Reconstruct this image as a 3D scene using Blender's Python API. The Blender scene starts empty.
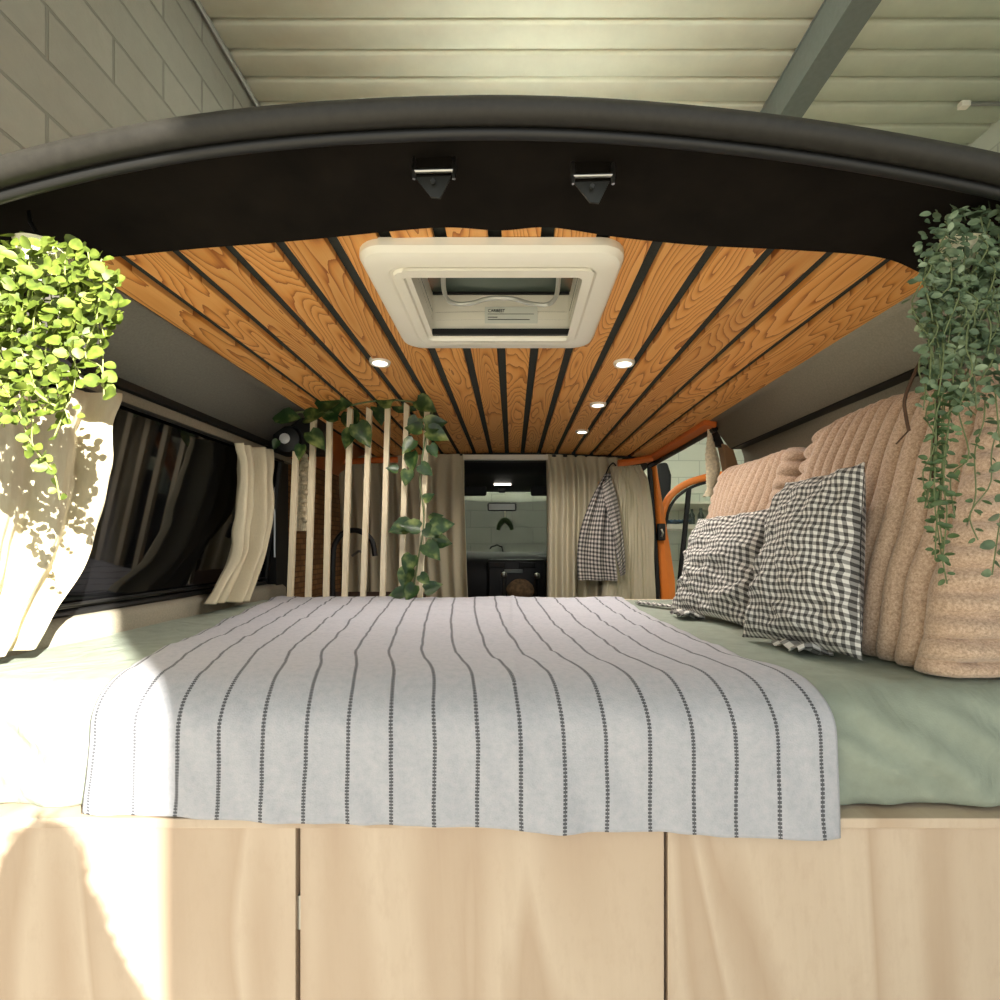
import bpy, math, random
from mathutils import Vector, Matrix, noise, Euler
random.seed(7)
D = bpy.data; S = bpy.context.scene; COL = S.collection
F = 500.0; CX = 512.0; CY = 544.0
GZ = -1.35
V = Vector
def P(px, py, Y): return V(((px-CX)*Y/F, Y, (CY-py)*Y/F))
def PXp(px, py, X):
    Y = X*F/(px-CX); return V((X, Y, (CY-py)*Y/F))
def PZ(px, py, Z):
    Y = Z*F/(CY-py); return V(((px-CX)*Y/F, Y, Z))
def nz(x, y=0, z=0): return noise.noise(V((x, y, z)))

# ------------------------------------------------------------------ materials
def lin(c): return c/12.92 if c <= .04045 else ((c+.055)/1.055)**2.4
def rgb(r, g, b): return (lin(r/255), lin(g/255), lin(b/255), 1)
class NT:
    def __init__(s, name):
        s.m = D.materials.new(name); s.m.use_nodes = True; s.t = s.m.node_tree; s.t.nodes.clear()
        s.out = s.t.nodes.new('ShaderNodeOutputMaterial'); s.b = s.t.nodes.new('ShaderNodeBsdfPrincipled')
        s.t.links.new(s.b.outputs[0], s.out.inputs[0])
    def n(s, typ, **k):
        nd = s.t.nodes.new(typ)
        for a, v in k.items(): setattr(nd, a, v)
        return nd
    def put(s, sock, v):
        if isinstance(v, (int, float, tuple, list)): sock.default_value = v
        else: s.t.links.new(v, sock)
    def math(s, op, a, b=None, c=None, clamp=False):
        nd = s.n('ShaderNodeMath', operation=op); nd.use_clamp = clamp
        s.put(nd.inputs[0], a)
        if b is not None: s.put(nd.inputs[1], b)
        if c is not None: s.put(nd.inputs[2], c)
        return nd.outputs[0]
    def coord(s, kind='Object'): return s.n('ShaderNodeTexCoord').outputs[kind]
    def sep(s, v):
        nd = s.n('ShaderNodeSeparateXYZ'); s.put(nd.inputs[0], v); return nd.outputs
    def comb(s, x, y, z):
        nd = s.n('ShaderNodeCombineXYZ')
        for i, q in enumerate((x, y, z)): s.put(nd.inputs[i], q)
        return nd.outputs[0]
    def map(s, v, scale=(1,1,1), loc=(0,0,0)):
        nd = s.n('ShaderNodeMapping'); s.put(nd.inputs[0], v); nd.inputs['Scale'].default_value = scale; nd.inputs['Location'].default_value = loc
        return nd.outputs[0]
    def noise(s, v, scale=5, detail=2, rough=.5, dist=0):
        nd = s.n('ShaderNodeTexNoise'); s.put(nd.inputs['Vector'], v); nd.inputs['Scale'].default_value = scale
        nd.inputs['Detail'].default_value = detail; nd.inputs['Roughness'].default_value = rough; nd.inputs['Distortion'].default_value = dist
        return nd.outputs[0]
    def ramp(s, f, stops):
        nd = s.n('ShaderNodeValToRGB'); s.put(nd.inputs[0], f); e = nd.color_ramp.elements
        while len(e) < len(stops): e.new(.5)
        for q, (p, c) in zip(e, stops): q.position = p; q.color = c
        return nd.outputs[0]
    def mix(s, f, a, b, mode='MIX'):
        nd = s.n('ShaderNodeMix', data_type='RGBA', blend_type=mode); s.put(nd.inputs[0], f); s.put(nd.inputs[6], a); s.put(nd.inputs[7], b)
        return nd.outputs[2]
    def bump(s, h, strength=.3, dist=.002):
        nd = s.n('ShaderNodeBump'); nd.inputs['Strength'].default_value = strength; nd.inputs['Distance'].default_value = dist
        s.put(nd.inputs['Height'], h); s.t.links.new(nd.outputs[0], s.b.inputs['Normal'])
    def set(s, **k):
        for a, v in k.items(): s.put(s.b.inputs[a.replace('_', ' ')], v)
        return s
def plain(name, c, rough=.6, metal=0, nscale=0, namt=.15, bump=0, spec=.5, **k):
    t = NT(name); col = c
    if nscale:
        f = t.noise(t.coord(), nscale, 4, .6)
        d = tuple(max(0, x*(1-namt)) for x in c[:3])+(1,); l = tuple(min(1, x*(1+namt)) for x in c[:3])+(1,)
        col = t.ramp(f, [(.3, d), (.7, l)])
        if bump: t.bump(f, bump, .003)
    t.set(Base_Color=col, Roughness=rough, Metallic=metal); t.b.inputs['Specular IOR Level'].default_value = spec
    for a, v in k.items(): t.set(**{a: v})
    return t.m
M = {}
def wood_plank():
    t = NT('pine_plank'); o = t.coord(); x, y, z = t.sep(o)
    rnd = t.n('ShaderNodeObjectInfo').outputs['Random']
    r40 = t.math('MULTIPLY', rnd, 40)
    v = t.comb(t.math('MULTIPLY', x, 9.0), t.math('MULTIPLY', y, 1.35), r40)
    n1 = t.noise(v, 1.0, 1.5, .45, .25)
    fine = t.noise(t.comb(t.math('MULTIPLY', x, 60), t.math('MULTIPLY', y, 5), r40), 1, 2)
    f = t.math('FRACT', t.math('MULTIPLY_ADD', n1, 30, t.math('MULTIPLY', fine, .9)))
    ring = t.math('POWER', f, 2.2)
    fib = t.noise(t.comb(t.math('MULTIPLY', x, 420), t.math('MULTIPLY', y, 9), r40), 1, 2)
    c = t.ramp(ring, [(0, rgb(240,182,112)), (.5, rgb(228,160,86)), (1, rgb(148,78,30))])
    c = t.mix(t.math('MULTIPLY', fib, .35), c, rgb(190,115,50))
    knot = t.n('ShaderNodeTexVoronoi'); t.put(knot.inputs['Vector'], t.comb(t.math('MULTIPLY', x, 4.2), t.math('MULTIPLY', y, 1.9), r40)); knot.inputs['Scale'].default_value = 1
    kf = t.math('SUBTRACT', 1, t.math('DIVIDE', knot.outputs['Distance'], .09), clamp=True)
    c = t.mix(t.math('MULTIPLY', kf, .6, clamp=True), c, rgb(120,58,22))
    tone = t.math('MULTIPLY_ADD', rnd, .25, .87)
    cc = t.n('ShaderNodeHueSaturation'); t.put(cc.inputs['Color'], c); t.put(cc.inputs['Value'], tone); cc.inputs['Saturation'].default_value = 1.02
    t.set(Base_Color=cc.outputs[0], Roughness=.5); t.bump(f, .12, .001); return t.m
M['plank'] = wood_plank()
def veneer(name, a, b, c0, sx=5, sz=.55):
    t = NT(name); x, y, z = t.sep(t.coord()); rnd = t.math('MULTIPLY', t.n('ShaderNodeObjectInfo').outputs['Random'], 30)
    lean = t.math('MULTIPLY_ADD', z, .07, x)
    n1 = t.noise(t.comb(t.math('MULTIPLY', lean, sx), t.math('MULTIPLY', z, sz), rnd), 1, 2, .5, .6)
    band = t.math('FRACT', t.math('MULTIPLY', n1, 7))
    fib = t.noise(t.comb(t.math('MULTIPLY', lean, 170), t.math('MULTIPLY', z, 5), rnd), 1, 3)
    spk = t.noise(t.comb(t.math('MULTIPLY', x, 60), t.math('MULTIPLY', z, 22), rnd), 1, 4, .7)
    c = t.ramp(band, [(0, a), (.75, b), (1, a)]); c = t.mix(t.math('MULTIPLY', fib, .6), c, c0)
    c = t.mix(t.ramp(spk, [(.5, (0,0,0,1)), (.75, (.35,.35,.35,1))]), c, b)
    t.set(Base_Color=c, Roughness=.5); t.bump(fib, .05, .0008); return t.m
M['veneer'] = veneer('pale_veneer', rgb(206,188,168), rgb(180,156,134), rgb(192,172,150))
M['slatwood'] = veneer('pale_pine', rgb(232,220,192), rgb(216,200,168), rgb(226,212,182), 60, 3)
def gingham(name, nu, nv, dark=rgb(38,36,36), light=rgb(226,224,218)):
    t = NT(name); x, y, z = t.sep(t.coord('UV'))
    a = t.math('LESS_THAN', t.math('FRACT', t.math('MULTIPLY', x, nu)), .5)
    b = t.math('LESS_THAN', t.math('FRACT', t.math('MULTIPLY', y, nv)), .5)
    s = t.math('MULTIPLY', t.math('ADD', a, b), .5)
    mid = tuple((p*1.1+q)*.33 for p, q in zip(dark[:3], light[:3]))+(1,)
    nd = t.n('ShaderNodeValToRGB'); t.put(nd.inputs[0], s); nd.color_ramp.interpolation = 'CONSTANT'
    e = nd.color_ramp.elements; e.new(.5); e[0].position = 0; e[0].color = light; e[1].position = .4; e[1].color = mid; e[2].position = .8; e[2].color = dark
    wv = t.noise(t.comb(t.math('MULTIPLY', x, nu*9), t.math('MULTIPLY', y, nv*9), 0), 1, 2)
    t.set(Base_Color=t.mix(t.math('MULTIPLY', wv, .25), nd.outputs[0], mid), Roughness=.9); t.bump(wv, .2, .0006); return t.m
M['ging1'] = gingham('gingham_cotton', 22, 27)
M['ging2'] = gingham('gingham_cotton_small', 24, 22)
M['ging3'] = gingham('gingham_shirt', 12, 26, rgb(30,28,32), rgb(215,208,200))
def blanket():
    t = NT('striped_cotton'); u, v, w = t.sep(t.coord('UV'))      # u counts stripes, v in metres
    wob = t.noise(t.comb(t.math('MULTIPLY', u, .6), t.math('MULTIPLY', v, 9), 0), 1, 2)
    uu = t.math('MULTIPLY_ADD', wob, .12, u)
    d = t.math('ABSOLUTE', t.math('SUBTRACT', t.math('FRACT', uu), .5))
    hatch = t.math('LESS_THAN', t.math('FRACT', t.math('MULTIPLY', v, 230)), .7)
    wid = t.math('MULTIPLY_ADD', hatch, .036, .011)
    st = t.math('LESS_THAN', d, wid)
    weave = t.noise(t.comb(t.math('MULTIPLY', u, 28), t.math('MULTIPLY', v, 420), 0), 1, 3, .7)
    weave2 = t.noise(t.comb(t.math('MULTIPLY', u, 5), t.math('MULTIPLY', v, 90), 3), 1, 4, .7)
    c = t.ramp(weave2, [(.3, rgb(172,175,183)), (.5, rgb(184,185,193)), (.7, rgb(194,191,198))])
    c = t.mix(t.math('MULTIPLY', weave, .55), c, rgb(160,162,170))
    c = t.mix(t.math('MULTIPLY', st, .85), c, rgb(48,50,56))
    t.set(Base_Color=c, Roughness=.95); t.bump(t.math('ADD', weave, weave2), .5, .0012); return t.m
M['blanket'] = blanket()
def sheet():
    t = NT('sage_cotton'); o = t.coord(); a = t.noise(o, 26, 4, .6)
    r = t.math('ABSOLUTE', t.math('SUBTRACT', t.noise(t.map(o, (1, 1, .6)), 9, 3, .55, .6), .5)); wv = t.noise(o, 420, 2)
    t.set(Base_Color=t.ramp(a, [(.3, rgb(136,145,132)), (.7, rgb(148,157,144))]), Roughness=.95)
    t.bump(t.math('ADD', t.math('MULTIPLY', r, 4), t.math('MULTIPLY', wv, .12)), .6, .006); return t.m
M['sheet'] = sheet()
def plush():
    t = NT('beige_plush'); o = t.coord()
    a = t.noise(o, 260, 4, .75); b = t.noise(o, 12, 2)
    c = t.ramp(a, [(.30, rgb(132,110,92)), (.5, rgb(184,158,136)), (.70, rgb(214,192,170))])
    g = t.n('ShaderNodeNewGeometry').outputs['Pointiness']
    c = t.mix(t.math('MULTIPLY', b, .25), c, rgb(186,156,130))
    t.set(Base_Color=c, Roughness=1.0); t.b.inputs['Sheen Weight'].default_value = .3; t.bump(a, .5, .002); return t.m
M['plush'] = plush()
def linen(name, c1, c2):
    t = NT(name); o = t.coord(); a = t.noise(t.map(o, (260, 260, 60)), 1, 3, .7); b = t.noise(o, 9, 3)
    c = t.mix(t.math('MULTIPLY', a, .6), c1, c2)
    t.set(Base_Color=c, Roughness=.95); t.bump(t.math('MULTIPLY_ADD', b, 1.6, a), .35, .004)
    tr = t.n('ShaderNodeBsdfTranslucent'); t.put(tr.inputs[0], c1); ms = t.n('ShaderNodeMixShader'); ms.inputs[0].default_value = .18
    t.t.links.new(t.b.outputs[0], ms.inputs[1]); t.t.links.new(tr.outputs[0], ms.inputs[2]); t.t.links.new(ms.outputs[0], t.out.inputs[0]); return t.m
M['linen'] = linen('beige_linen', rgb(220,211,184), rgb(194,184,156))
def blocks(name, axes, c1, c2, mortar, w=.5, h=.2, ms=.006, bumps=.6):
    t = NT(name); xyz = t.sep(t.coord()); a, b = xyz[axes[0]], xyz[axes[1]]
    br = t.n('ShaderNodeTexBrick'); t.put(br.inputs['Vector'], t.comb(a, b, 0))
    br.inputs['Scale'].default_value = 1; br.inputs['Brick Width'].default_value = w; br.inputs['Row Height'].default_value = h
    br.inputs['Mortar Size'].default_value = ms; br.inputs['Mortar Smooth'].default_value = .3
    br.inputs['Color1'].default_value = c1; br.inputs['Color2'].default_value = c2; br.inputs['Mortar'].default_value = mortar
    nn = t.noise(t.coord(), 14, 4, .65)
    t.set(Base_Color=t.mix(.5, br.outputs[0], t.mix(nn, c2, c1)), Roughness=.9)
    t.bump(t.math('MULTIPLY_ADD', br.outputs['Fac'], -1.2, t.math('MULTIPLY', nn, .6)), bumps, .01); return t.m
M['block_left'] = blocks('grey_painted_blocks', (1, 2), rgb(136,134,124), rgb(116,114,105), rgb(86,85,78), w=.62, h=.2, ms=.008, bumps=.9)
M['block_back'] = blocks('white_painted_blocks', (0, 2), rgb(232,234,220), rgb(220,224,208), rgb(170,176,162))
M['block_right'] = blocks('white_painted_blocks_side', (1, 2), rgb(206,210,196), rgb(190,196,182), rgb(150,156,144))
M['cork'] = blocks('brown_cork_tiles', (1, 2), rgb(156,112,64), rgb(104,72,40), rgb(54,38,22), w=.055, h=.024, ms=.003, bumps=.8)
M['roofsheet'] = plain('cream_metal_sheet', rgb(220,223,204), .7, nscale=6, namt=.05)
M['steel'] = plain('grey_painted_steel', rgb(112,120,116), .45, nscale=30, namt=.08)
M['darksteel'] = plain('dark_steel', rgb(50,50,46), .4, .7)
M['galv'] = plain('galvanised_metal', rgb(150,150,146), .4, .6)
M['concrete'] = plain('concrete', rgb(196,190,178), .9, nscale=9, namt=.12)
M['lining'] = plain('charcoal_felt', rgb(118,115,106), .98, nscale=220, namt=.12, bump=.15)
M['lining_side'] = plain('grey_felt', rgb(146,140,124), .98, nscale=220, namt=.12, bump=.15)
M['groove'] = plain('black_felt_backing', rgb(50,54,50), .95, nscale=150)
M['velvet'] = plain('black_velvet', rgb(22,18,14), 1.0, nscale=12, namt=.35, bump=.5, spec=.15)
M['rubber'] = plain('black_rubber', rgb(40,38,34), .5, nscale=90, namt=.2, spec=.35)
M['blackplastic'] = plain('black_plastic', rgb(16,16,16), .5)
M['dash'] = plain('dark_dashboard_plastic', rgb(14,14,15), .6)
M['glassdark'] = plain('tinted_window_glass', (.004, .004, .0045, 1), .04, spec=.8)
M['whiteplastic'] = plain('white_plastic', rgb(238,233,218), .35)
M['orange'] = plain('orange_car_paint', rgb(240,134,52), .35)
M['orange_dark'] = plain('orange_primer', rgb(214,112,44), .5)
M['chrome'] = plain('brushed_steel', rgb(170,170,166), .3, 1)
M['greymetal'] = plain('grey_rod', rgb(176,176,166), .3, .3)
M['cream'] = plain('cream_cotton_cord', rgb(226,214,184), .95, nscale=120, namt=.2, bump=.5)
M['paper'] = plain('white_sticker', rgb(214,216,206), .5)
M['ink'] = plain('black_ink', rgb(30,30,30), .6)
M['pot'] = plain('pale_plastic_pot', rgb(225,220,190), .5)
M['twig'] = plain('brown_twig', rgb(70,48,32), .9, nscale=60)
M['brownbox'] = plain('brown_cardboard', rgb(150,120,88), .9)
M['blue'] = plain('blue_cloth', rgb(70,100,130), .8)
M['greenglass'] = plain('dark_green_bottle', rgb(40,50,44), .2)
M['tyre'] = plain('tyre_rubber', rgb(25,25,25), .8)
M['goldbag'] = plain('brown_patterned_fabric', rgb(96,76,52), .9, nscale=40, namt=.5)
def glass(name, tint=(1,1,1,1), al=.12, rough=0.02):
    t = NT(name); tr = t.n('ShaderNodeBsdfTransparent'); tr.inputs[0].default_value = tint
    gl = t.n('ShaderNodeBsdfGlossy'); gl.inputs['Roughness'].default_value = rough
    fr = t.n('ShaderNodeFresnel'); fr.inputs[0].default_value = 1.45
    ms = t.n('ShaderNodeMixShader'); t.put(ms.inputs[0], t.math('MULTIPLY', fr.outputs[0], .8))
    t.t.links.new(tr.outputs[0], ms.inputs[1]); t.t.links.new(gl.outputs[0], ms.inputs[2]); t.t.links.new(ms.outputs[0], t.out.inputs[0]); return t.m
M['glass'] = glass('clear_glass', (.95, .98, .955, 1)); M['lidglass'] = plain('smoked_acrylic_lid', rgb(96,108,100), .2)
def leafmat(name, c1, c2, c3, trans=.3, scale=30, rough=.5):
    t = NT(name); n1 = t.noise(t.coord(), scale, 2)
    c = t.ramp(n1, [(.3, c1), (.5, c2), (.72, c3)]); t.set(Base_Color=c, Roughness=rough)
    tr = t.n('ShaderNodeBsdfTranslucent'); t.put(tr.inputs[0], c); ms = t.n('ShaderNodeMixShader'); ms.inputs[0].default_value = trans
    t.t.links.new(t.b.outputs[0], ms.inputs[1]); t.t.links.new(tr.outputs[0], ms.inputs[2]); t.t.links.new(ms.outputs[0], t.out.inputs[0]); return t.m
M['leaf_round'] = leafmat('bright_green_leaf', rgb(66,82,24), rgb(98,116,40), rgb(136,148,64), .25, 60)
M['leaf_grey'] = leafmat('grey_green_leaf', rgb(62,82,58), rgb(98,118,88), rgb(146,162,130), .2, 40)
M['leaf_dark'] = leafmat('olive_leaf', rgb(52,72,42), rgb(72,96,56), rgb(96,120,78), .15, 60)
M['leaf_pothos'] = leafmat('variegated_leaf', rgb(30,54,28), rgb(50,78,38), rgb(136,150,86), .25, 26, .35)
M['stem'] = plain('green_stem', rgb(150,160,90), .6)
M['stem_dark'] = plain('olive_stem', rgb(98,110,72), .7)
def emis(name, c, s):
    t = NT(name); t.b.inputs['Emission Color'].default_value = c; t.b.inputs['Emission Strength'].default_value = s; t.set(Base_Color=c); return t.m
M['led'] = emis('lit_led_disc', (1, .93, .8, 1), 3)
M['fill_lit'] = emis('fill_tube_glow', (.96, 1, .88, 1), 60)  # glow of the fill tubes added in the garage
M['bulb'] = plain('frosted_white_globe', rgb(235,235,232), .4)

def lerp(a, b, t): return a+(b-a)*t
# ------------------------------------------------------------------ mesh tools
class MB:
    def __init__(s): s.v = []; s.f = []; s.uv = {}
    def quadgrid(s, pts, uvs=None, flip=False, closed_u=False):
        nr, nc = len(pts), len(pts[0]); b = len(s.v)
        for r in pts: s.v += [tuple(p) for p in r]
        for i in range(nr-1):
            for j in range(nc if closed_u else nc-1):
                k = (j+1) % nc
                q = [b+i*nc+j, b+i*nc+k, b+(i+1)*nc+k, b+(i+1)*nc+j]
                uq = [uvs[i][j], uvs[i][k], uvs[i+1][k], uvs[i+1][j]] if uvs else None
                if flip: q.reverse(); uq and uq.reverse()
                if uvs: s.uv[len(s.f)] = uq
                s.f.append(q)
        return b
    def box(s, a, b, rot=None, piv=None):
        x0, y0, z0 = a; x1, y1, z1 = b; k = len(s.v)
        vs = [V(p) for p in [(x0,y0,z0),(x1,y0,z0),(x1,y1,z0),(x0,y1,z0),(x0,y0,z1),(x1,y0,z1),(x1,y1,z1),(x0,y1,z1)]]
        if rot:
            c = V(piv) if piv else (V(a)+V(b))/2; m = Euler(rot).to_matrix(); vs = [m@(p-c)+c for p in vs]
        s.v += [tuple(p) for p in vs]
        s.f += [[k+i for i in q] for q in [(0,3,2,1),(4,5,6,7),(0,1,5,4),(1,2,6,5),(2,3,7,6),(3,0,4,7)]]
        return s
    def hexa(s, vs):      # 8 corners ordered like box
        k = len(s.v); s.v += [tuple(p) for p in vs]
        s.f += [[k+i for i in q] for q in [(0,3,2,1),(4,5,6,7),(0,1,5,4),(1,2,6,5),(2,3,7,6),(3,0,4,7)]]; return s
    def tube(s, path, r, n=8, cap=True, squash=1):
        path = [V(p) for p in path]; m = len(path); rings = []; up = V((0,0,1))
        t0 = (path[1]-path[0]).normalized(); nn = up.cross(t0)
        if nn.length < .1: nn = V((1,0,0)).cross(t0)
        nn.normalize()
        for i, p in enumerate(path):
            t = (path[min(i+1,m-1)]-path[max(i-1,0)]).normalized()
            nn = (nn-t*nn.dot(t)).normalized(); bb = t.cross(nn)
            rr = r[i] if isinstance(r, (list, tuple)) else r
            rings.append([p+(nn*math.cos(2*math.pi*k/n)+bb*math.sin(2*math.pi*k/n)*squash)*rr for k in range(n)])
        b = s.quadgrid(rings, closed_u=True)
        if cap: s.f.append([b+k for k in range(n)][::-1]); s.f.append([b+(m-1)*n+k for k in range(n)])
        return s
    def lathe(s, prof, c, axis=V((0,0,1)), n=20, cap=True):
        axis = V(axis).normalized(); a = axis.orthogonal().normalized(); b2 = axis.cross(a); c = V(c)
        rings = [[c+axis*h+(a*math.cos(2*math.pi*k/n)+b2*math.sin(2*math.pi*k/n))*r for k in range(n)] for r, h in prof]
        b = s.quadgrid(rings, closed_u=True)
        if cap: s.f.append([b+k for k in range(n)][::-1]); s.f.append([b+(len(prof)-1)*n+k for k in range(n)])
        return s
    def prism(s, poly, d):       # extrude polygon by vector d
        k = len(s.v); n = len(poly); d = V(d)
        s.v += [tuple(p) for p in poly]+[tuple(V(p)+d) for p in poly]
        s.f.append(list(range(k, k+n))[::-1]); s.f.append(list(range(k+n, k+2*n)))
        for i in range(n): j = (i+1) % n; s.f.append([k+i, k+j, k+n+j, k+n+i])
        return s
    def leaf(s, p, d, nrm, L, W, heart=False, cup=.15):
        p = V(p); d = V(d).normalized(); sd = d.cross(V(nrm))
        if sd.length < .05: sd = d.orthogonal()
        sd.normalize(); nr = sd.cross(d)
        if heart: out = [(0,0),(-.08,.28),(.08,.46),(.32,.5),(.6,.36),(.85,.13),(1,0),(.85,-.13),(.6,-.36),(.32,-.5),(.08,-.46),(-.08,-.28)]
        else: out = [(0,0),(.12,.3),(.35,.48),(.62,.47),(.88,.27),(1,0),(.88,-.27),(.62,-.47),(.35,-.48),(.12,-.3)]
        k = len(s.v)
        s.v.append(tuple(p+d*.5*L-nr*cup*L*.3))
        for a, b in out: s.v.append(tuple(p+d*a*L+sd*b*W+nr*(abs(b)*cup*W*1.2-(a*a)*cup*L*.4)))
        n = len(out)
        for i in range(n): s.f.append([k, k+1+i, k+1+(i+1) % n])
        return s
    def build(s, name, mat, root=None, smooth=True, ang=.7, bevel=0, solid=0, sub=0, uvon=None, flipn=False):
        me = D.meshes.new(name); off = root.location if root is not None and root.type == 'EMPTY' else V((0,0,0))
        if root is not None and root.type != 'EMPTY': off = V(OFF.get(root.name, (0,0,0)))
        me.from_pydata([tuple(V(q)-off) for q in s.v], [], s.f)
        if s.uv:
            ul = me.uv_layers.new(name='UVMap')
            for i, pl in enumerate(me.polygons):
                if i in s.uv:
                    for li, w in zip(pl.loop_indices, s.uv[i]): ul.data[li].uv = w
        me.materials.append(M[mat] if isinstance(mat, str) else mat)
        if smooth:
            me.polygons.foreach_set('use_smooth', [True]*len(me.polygons)); me.set_sharp_from_angle(angle=ang)
        me.update()
        o = D.objects.new(name, me); COL.objects.link(o); OFF[o.name] = tuple(off)
        if root is not None: o.parent = root
        if bevel:
            b = o.modifiers.new('b', 'BEVEL'); b.width = bevel; b.segments = 2; b.limit_method = 'ANGLE'
        if solid:
            b = o.modifiers.new('s', 'SOLIDIFY'); b.thickness = solid; b.offset = 0
        return o
OFF = {}
def tag(o, label=None, cat=None, group=None, kind=None):
    if label: o['label'] = label
    if cat: o['category'] = cat
    if group: o['group'] = group
    if kind: o['kind'] = kind
    return o
def empty(name, loc, label=None, cat=None, group=None):
    o = D.objects.new(name, None); o.location = loc; o.empty_display_size = .05; COL.objects.link(o); return tag(o, label, cat, group)
def struct(o, label=None): return tag(o, label, None, None, 'structure')
def pl(pts, t):          # sample a polyline of Vectors / tuples by t 0..1 (smooth)
    n = len(pts)-1; f = max(0, min(.99999, t))*n; i = int(f); f -= i
    p0 = V(pts[max(i-1,0)]); p1 = V(pts[i]); p2 = V(pts[i+1]); p3 = V(pts[min(i+2,n)])
    return .5*((2*p1)+(p2-p0)*f+(2*p0-5*p1+4*p2-p3)*f*f+(3*p1-p0-3*p2+p3)*f**3)
def smooth_path(pts, n): return [pl(pts, i/(n-1)) for i in range(n)]

# ================================================================== GARAGE
HC = 3.0
g = MB().box((-8, -7, GZ-.1), (8, 9, GZ)); struct(g.build('floor', 'concrete', smooth=False), 'grey concrete garage floor')
g = MB().box((-1.93, -2.2, GZ), (-1.73, 6.2, 4.2)); struct(g.build('wall_left', 'block_left', smooth=False), 'grey painted block wall rising left of the van')
g = MB().box((-1.93, 6.0, GZ), (3.6, 6.2, HC+.1)); struct(g.build('wall_back', 'block_back', smooth=False), 'white painted block wall seen through the windscreen')
g = MB(); g.box((3.4, -3.0, GZ), (3.6, 6.2, HC+.1)); g.box((2.90, -3.0, GZ), (3.4, -2.8, HC+.1)); struct(g.build('wall_right', 'block_right', smooth=False), 'white painted block side wall')
# corrugated roof sheet, ribs along X
pitch = HC*.059; rows = []
y = 2.823-pitch*30
while y < 7.6:
    for dy, dz in ((.03, .05), (.10, .05), (.16, 0), (.22, -.006), (.90, -.006), (.97, 0)): rows.append((y+dy*pitch, HC-.03+dz))
    y += pitch
g = MB(); g.quadgrid([[V((-1.74+xx*(5.2), a, z)) for xx in (0, 1)] for a, z in rows])
struct(g.build('ceiling_garage', 'roofsheet', ang=.2, solid=.004), 'cream corrugated metal sheet roof of the garage')
bt = empty('steel_beam', (1.775, 2.5, 2.72), 'grey painted steel beam under the cream corrugated roof', 'beam')
g = MB().box((1.70, -2.5, 2.72), (1.85, 6, 2.735)); g.box((1.70, -2.5, 2.95), (1.85, 6, 2.965)); g.box((1.705, -2.5, 2.73), (1.712, 6, 2.955)); g.build('web', 'steel', bt, smooth=False)
g = MB(); g.tube([(-1.715, -2.2, 2.955), (-1.715, 6, 2.955)], .016, 8); g.tube([(-1.70, -2.2, 2.92), (-1.70, 6, 2.92)], .008, 6)
struct(g.build('trim_1', 'galv'), 'metal trim where block wall meets the corrugated roof')
for k, yy in enumerate((1.7, 3.6, 5.2)):  # unseen tubes added to brighten the garage roof and back wall
    tl = empty('added_fill_tube', (0, yy, 2.36), ['added fill tube, unseen, above the rear of the van roof', 'added fill tube, unseen, above the van cab', 'added fill tube, unseen, nearest the back wall'][k], 'ceiling light', 'added fill tubes under the garage roof')
    MB().box((-.75, yy-.03, 2.42), (.75, yy+.03, 2.45)).build('housing', 'whiteplastic', tl, smooth=False); MB().tube([(-.7, yy, 2.40), (.7, yy, 2.40)], .02, 8).build('tube', 'fill_lit', tl)
    for dx in (-.6, .6): MB().tube([(dx, yy, 2.45), (dx, yy, 2.97)], .003, 5).build('wire', 'galv', tl)
# conduit on the roof, right
cr = empty('conduit_pipe', P(962, 102, 3.3), 'thin grey conduit clipped under the corrugated roof at right', 'pipe')
g = MB(); g.tube([P(962, 104, 3.33), P(1100, 103, 3.33)], .012, 8); g.build('pipe', 'galv', cr)
g = MB(); c = P(964, 105, 3.30); g.box(c-V((.03,.02,.018)), c+V((.03,.02,.018))); g.build('clip', 'whiteplastic', cr, bevel=.004)
# column on the back wall and shelf goods seen past the orange door
g = MB().box((-.06, 5.86, GZ), (.16, 6.0, HC)); struct(g.build('wall_pier', 'block_back', smooth=False), 'narrow block pier on the back wall')
sh = empty('workbench', (1.75, 4.6, GZ), 'pale workbench against the garage back, seen past the orange door', 'workbench')
g = MB().box((1.15, 4.3, .13), (2.5, 4.9, .17)); g.build('top', 'whiteplastic', sh, smooth=False)
for sx in (1.2, 2.4):
    for sy in (4.35, 4.8): MB().box((sx, sy, GZ), (sx+.05, sy+.05, .13)).build('leg', 'steel', sh, smooth=False)
for i, (bx, hh) in enumerate(((1.60, .14), (1.68, .15))):
    g = MB().lathe([(.028, 0), (.028, hh*.6), (.012, hh*.8), (.012, hh)], (bx, 4.45, .17), n=12)
    tag(g.build('bottle', 'greenglass'), ['dark bottle on the pale workbench, nearer the window frame', 'dark bottle on the pale workbench, second from the orange pillar'][i], 'bottle', 'bottles on the workbench')
g = MB(); rows = [[V((1.32+.24*i/10, 4.36+.2*j/8, .172+.03*abs(math.sin(i*1.1+j))+.012)) for i in range(11)] for j in range(9)]
g.quadgrid(rows); tag(g.build('folded_cloth', 'blue', solid=.006), 'blue cloth crumpled on the pale workbench', 'cloth')
g = MB().box((1.42, 4.98, .42), (1.56, 5.1, .62)); tag(g.build('cardboard_box', 'brownbox', bevel=.004, smooth=False), 'brown cardboard box on shelf behind the open orange door', 'box')
g = MB().box((1.2, 4.95, .40), (2.4, 5.2, .42)); g.box((1.22,5.2,.2),(1.25,6.0,.42)); g.box((2.35,5.2,.2),(2.38,6.0,.42)); g.box((1.2,5.2,.40),(2.4,6.0,.42))
tag(g.build('wall_shelf', 'whiteplastic', smooth=False), 'pale shelf on the garage back wall', 'shelf')
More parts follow.
